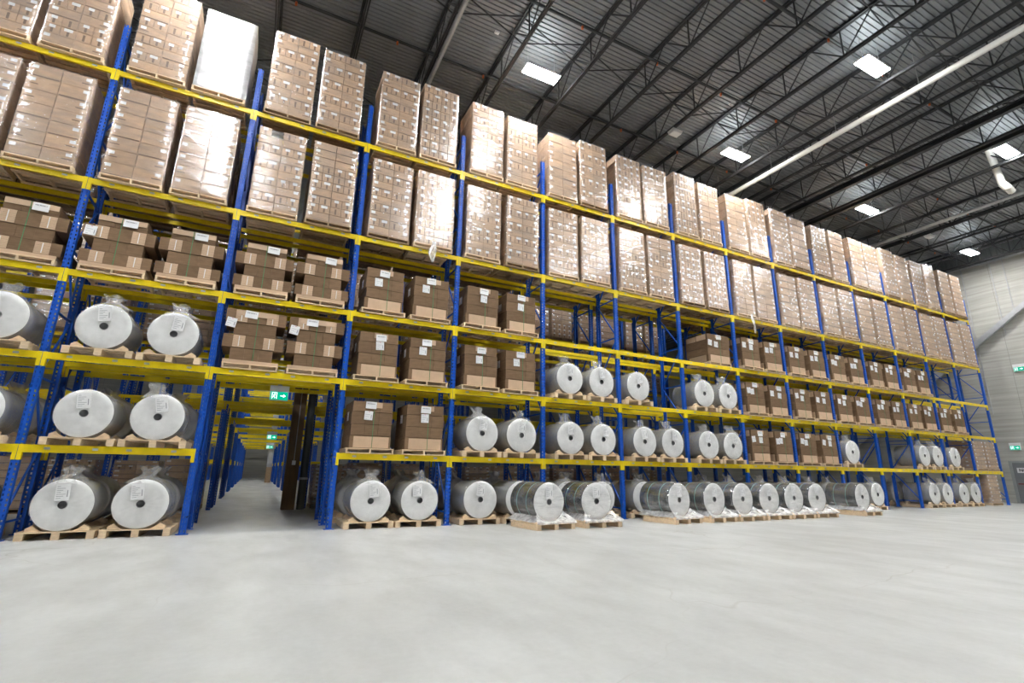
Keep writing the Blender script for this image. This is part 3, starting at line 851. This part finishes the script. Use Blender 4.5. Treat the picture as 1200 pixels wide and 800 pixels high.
# foil rolls standing on the open floor in front of the rack
FX = [10.50, 11.92, 14.78, 16.17, 17.38, 18.60, 19.81, 21.02, 23.62]
FN = ['first','second','third','fourth','fifth','sixth','seventh','eighth','ninth']
for i, x in enumerate(FX):
    rz = (.10,.0,.12,.06,.03,.0,.0,.0,.05)[i]; y = -1.47
    pallet('roll', (x+.30*math.sin(rz), y-.30*math.cos(rz), 0), f'wooden pallet on the open floor under the {FN[i]} dark roll from the passage', 'pallets on the open floor', rz, True, False)
    foil_roll((x, y, .157), f'dark foil roll in stretch wrap on the open floor, {FN[i]} from the passage', 'foil rolls on the open floor', 900+i, rz)

# ------------------------------------------------------------------ loads of the second row and behind
GD = 'loads in the second rack row'
for b in (1, 3, 4, 5, 6, 7, 8, 9, 12):
    for i, s in enumerate('LR'):
        x = bx(b)+(.80,2.05)[i]; y = 1.36
        pallet('roll', (x, y-.02, 0), 'wooden pallet on the floor under a grey bagged roll in the second rack row', GD, 0, False)
        film_roll((x, y, .150), 'grey bagged roll at floor level in the second rack row', 'grey rolls of the second row', b*3+i, 0, DIMBAGS[(b+i) % 3], False)
for b in (0, 1, 3):
    for i, s in enumerate('LR'):
        x = bx(b)+(.95,2.15)[i]; y = 1.36
        pallet('roll', (x, y-.02, LV[1]), 'wooden pallet on the first shelf under a bagged roll in the second rack row', GD, 0, False)
        film_roll((x, y, LV[1]+.150), 'grey bagged roll on the first shelf in the second rack row', 'grey rolls on the first shelf of the second row', b*3+i, 0, DIMBAGS[(b+i) % 3], False)
for b in range(0, 14):
    for i in range(2):
        x = bx(b)+(.74,2.02)[i]
        pallet('wood_dark', (x, 1.36, LV[4]), 'wooden pallet on the fourth shelf of the second rack row', GD, 0, False)
        carton_stack((x, 1.38, LV[4]+.128), 'shaded carton stack on the fourth shelf of the second rack row', 'carton stacks of the second row', b*2+i, 'wide' if i else 'mixed', False, scale_h=.95)
for b in range(0, 9):
    for k in (3, 4):
        for i in range(2):
            x = bx(b)+(.75,2.0)[i]
            pallet('wood_dark', (x, 6.46, LV[k]), 'wooden pallet high in the third rack row across the aisle', 'loads in the third rack row', 0, False)
            carton_stack((x, 6.48, LV[k]+.128), 'shaded carton stack high in the third rack row across the aisle', 'carton stacks of the third row', b*2+i+k, ('wide','mixed')[(b+i) % 2], False, scale_h=.70 if k == 3 else .95)

for b in range(-1, 9):
    for k in (0,):
        if b == 2: continue
        for i in range(2):
            x = bx(b)+(.75,2.0)[i]
            pallet('wood_dark', (x, 6.46, LV[k]), 'wooden pallet low in the third rack row across the aisle', 'loads in the third rack row', 0, False)
            carton_stack((x, 6.48, LV[k]+.128), 'shaded carton stack low in the third rack row across the aisle', 'carton stacks of the third row', b*2+i+k, ('wide','mixed')[(b+i) % 2], False, scale_h=(.62,.58)[(b+i) % 2])
# loose film hanging down
def loose_film(name, w, h, seed):
    r = random.Random(seed); b = MB(); nu, nv = 10, 14; pts = []; a0, a1 = r.uniform(0,6), r.uniform(0,6)
    for v in range(nv):
        f = v/(nv-1); ww = w*(.55+.35*math.sin(f*3.2)+.1*math.sin(9*f+a1))
        for u in range(nu):
            q = -1+2*u/(nu-1); pts.append((ww*q*.5+.03*math.sin(5*f+a0), -.02+.03*math.sin(4*q+6*f+a1)-.03*f, -h*f*(1+.06*math.sin(7*q+a0))))
    b.poly(pts, [(v*nu+u, v*nu+u+1, (v+1)*nu+u+1, (v+1)*nu+u) for v in range(nv-1) for u in range(nu-1)], M['wrap_skirt'], True)
    return b.mesh(name)
for o in list(COL.objects):
    l = o.get('label', '')
    if l == lab('film-wrapped carton stack', 4, 3, 'R'): ob('loose_film', loose_film('loose_film', .22, .62, 3), o, (-.02, -.03, .10))
    if l == lab('film-wrapped carton stack', 4, 8, 'L'): ob('loose_film', loose_film('loose_film', .12, .75, 5), o, (.25, -.03, .05))

# ------------------------------------------------------------------ passage: column, pipe, exit signs
def passage():
    t = thing('building_column', 'brown clad building column standing in the passage beside a grey pipe', 'column', (5.07, 6.2, 0))
    b = MB(); b.box(-.20,.20,-.20,.20,0,ZD-.1, M['column_brown']); ob('cladding', b.mesh('cladding'), t)
    b = MB(); b.bar((.02,-.215,1.55),(.02,-.215,6), .025,.03, M['galv']); b.box(-.035,.075,-.26,-.2,1.42,1.56, M['white_plastic']); ob('conduit_switch', b.mesh('conduit_switch'), t)
    t = thing('standing_pipe', 'dark grey standing pipe right behind the brown column in the passage', 'pipe', (5.46, 6.2, 0))
    b = MB(); b.tube((0,0,0),(0,0,ZD-.1), .12, M['pipe_grey'], 16); ob('pipe', b.mesh('pipe'), t)
    b = MB(); b.tube((0,0,.95),(0,0,1.02), .135, M['galv'], 16); ob('clamp', b.mesh('clamp'), t)
    t = thing('building_column', 'grey column with a wood-clad foot far down the passage', 'column', (5.15, 38.0, 0))
    b = MB(); b.box(-.22,.22,-.22,.22,1.3,ZD-.1, M['column_grey']); ob('shaft', b.mesh('shaft'), t)
    b = MB(); b.box(-.23,.23,-.23,.23,0,1.32, M['wood_dark']); ob('foot_cladding', b.mesh('foot_cladding'), t)
passage()
def exit_sign(label, loc, rot=(0,0,0), s=1.0, arrow=True, drop=.25):
    t = thing('exit_sign', label, 'sign', loc, rot)
    w, h = .40*s, .20*s
    b = MB(); b.box(-w/2-.02*s, w/2+.02*s, 0, .06*s, h, h+.15*s, M['white_plastic']); b.box(-w/2-.015*s, w/2+.015*s, .004*s, .04*s, -.015*s, h, M['white_plastic']); ob('housing', b.mesh('housing'), t)
    if drop:
        b = MB(); b.box(-.05*s,.05*s,.01*s,.05*s, h+.15*s, h+.15*s+.03, M['galv']); b.bar((0,.03*s,h+.15*s),(0,.03*s,h+.15*s+drop), .012,.012, M['galv']); ob('hanger', b.mesh('hanger'), t)
    b = MB(); b.box(-w/2, w/2, -.004, .004*s, 0, h, M['green']); ob('green_panel', b.mesh('green_panel'), t)
    b = MB(); y0, y1 = -.008, -.004; wm = M['exit_white']
    def q(pts): 
        n = len(pts); P = [(p[0]*s, y, p[1]*s) for y in (y0, y1) for p in pts]
        b.poly(P, [tuple(range(n)), tuple(range(2*n-1, n-1, -1))] + [(i, n+i, n+(i+1) % n, (i+1) % n) for i in range(n)], wm)
    # doorway
    q([(-.165,.02),(-.150,.02),(-.150,.18),(-.165,.18)]); q([(-.165,.168),(-.045,.168),(-.045,.18),(-.165,.18)]); q([(-.06,.02),(-.045,.02),(-.045,.18),(-.06,.18)])
    # running figure
    hx, hz = -.095, .148; q([(hx+.014*math.cos(a), hz+.014*math.sin(a)) for a in [2*PI*i/10 for i in range(10)]])
    q([(-.128,.085),(-.105,.078),(-.088,.125),(-.108,.132)]); q([(-.108,.130),(-.140,.112),(-.136,.102),(-.104,.120)]); q([(-.094,.128),(-.070,.110),(-.075,.102),(-.098,.116)])
    q([(-.120,.086),(-.104,.080),(-.082,.055),(-.092,.028),(-.104,.030),(-.098,.054)]); q([(-.128,.088),(-.114,.080),(-.130,.052),(-.158,.046),(-.158,.058),(-.138,.064)])
    if arrow: q([(.03,.088),(.095,.088),(.095,.055),(.155,.10),(.095,.145),(.095,.112),(.03,.112)])
    else: q([(.02,.04),(.16,.04),(.16,.16),(.02,.16)])
    ob('pictogram', b.mesh('pictogram'), t)
    return t
exit_sign('green exit sign with a running figure and arrow, hung in the passage entrance', (4.26, 1.22, 2.97), (0,0,0))
exit_sign('small green exit sign hung far down the passage, the higher one', (4.62, 19.05, 2.85), s=1.2)
exit_sign('small green exit sign farthest down the passage, the lower one', (4.85, 32.1, 2.75), s=1.2)
exit_sign('green exit sign mounted above the grey door on the end wall', (XW-.07, .42, 2.93), (0,0,-PI/2), 1.1, drop=0)
exit_sign('green exit sign mounted high on the end wall beside the diagonal brace', (XW-.07, -.55, 7.35), (0,0,-PI/2), 1.15, drop=0)

# ------------------------------------------------------------------ end wall: door, sign, brace, conduits
def end_wall():
    d = struct('door_1', onebox('door', XW-.06, XW-.01, -.45, .72, 0, 2.2, 'door'))
    b = MB(); b.box(XW-.09, XW, .72, .86, 0, 2.31, M['frame_grey']); b.box(XW-.09, XW, -.60, -.45, 0, 2.31, M['frame_grey']); b.box(XW-.09, XW, -.45, .72, 2.2, 2.31, M['frame_grey'])
    ob('door_frame', b.mesh('door_frame'), d)
    ob('push_bar', onebox('push_bar', XW-.12, XW-.06, -.40, .62, 1.02, 1.08, 'darkred'), d)
    t = thing('door_sign', 'white sign with black lettering fixed to the grey door', 'sign', (XW-.063, .30, 1.79), (0,0,-PI/2))
    b = MB(); b.box(-.26,.26,-.006,0,-.14,.14, M['white_plastic']); ob('plate', b.mesh('plate'), t)
    cu = bpy.data.curves.new('lettering', 'FONT'); cu.body = 'N4-'; cu.size = .22; cu.align_x = 'CENTER'; cu.align_y = 'CENTER'; cu.extrude = .003; cu.offset = .006
    cu.materials.append(M['black']); tmp = ob('lettering_source', cu); dg = bpy.context.evaluated_depsgraph_get()
    me = bpy.data.meshes.new_from_object(tmp.evaluated_get(dg)); bpy.data.objects.remove(tmp); me.name = 'lettering'
    ob('lettering', me, t, (0,-.008,0), (PI/2,0,0))
    t = thing('wall_brace', 'grey diagonal steel brace crossing the concrete end wall', 'brace', (XW-.28, 0, 0))
    b = MB(); b.bar((0,13.4,.25),(0,-5.7,14.1), .20,.30, M['galv']); ob('brace_bar', b.mesh('brace_bar'), t)
    b = MB(); b.box(-.2,.28,13.1,13.9,0,.4, M['column_grey']); ob('foot', b.mesh('foot'), t)
    for i, (y, z0) in enumerate(((1.05,5.0),(-.35,9.6),(-.95,10.4))):
        t = thing('wall_conduit', 'thin pale conduit on the end wall, ' + ('closest to the rack','second from the rack','third from the rack')[i], 'conduit', (XW-.03, y, z0))
        b = MB(); b.tube((0,0,0),(0,0,ZC-z0-.05), .022, M['galv'], 8); ob('tube', b.mesh('tube'), t)
        b = MB(); b.box(-.02,.03,-.05,.05,(ZC-z0)*.5,(ZC-z0)*.5+.05, M['galv']); ob('clip', b.mesh('clip'), t)
end_wall()

# ------------------------------------------------------------------ camera, world, view
def camera():
    f, yaw, pitch, roll = 580.42, .4642, .2549, .0155; c = Vector((3.9202,-12.4352,1.3456))
    fw = Vector((math.sin(yaw)*math.cos(pitch), math.cos(yaw)*math.cos(pitch), math.sin(pitch)))
    r = Vector((math.cos(yaw), -math.sin(yaw), 0)); u = r.cross(fw)
    r2 = r*math.cos(roll)+u*math.sin(roll); u2 = -r*math.sin(roll)+u*math.cos(roll)
    cam = bpy.data.cameras.new('camera'); o = bpy.data.objects.new('camera', cam); COL.objects.link(o)
    cam.sensor_width = 36; cam.lens = f/1200*36; cam.clip_end = 300
    m = Matrix((r2, u2, -fw)).transposed().to_4x4(); m.translation = c; o.matrix_world = m
    S.camera = o
camera()
w = bpy.data.worlds.new('world'); S.world = w; w.use_nodes = True
w.node_tree.nodes['Background'].inputs[0].default_value = (.8,.85,.9,1); w.node_tree.nodes['Background'].inputs[1].default_value = .3
S.view_settings.view_transform = 'Standard'; S.view_settings.look = 'None'; S.view_settings.gamma = 1; S.view_settings.use_curve_mapping = False
S.view_settings.exposure = 1.02
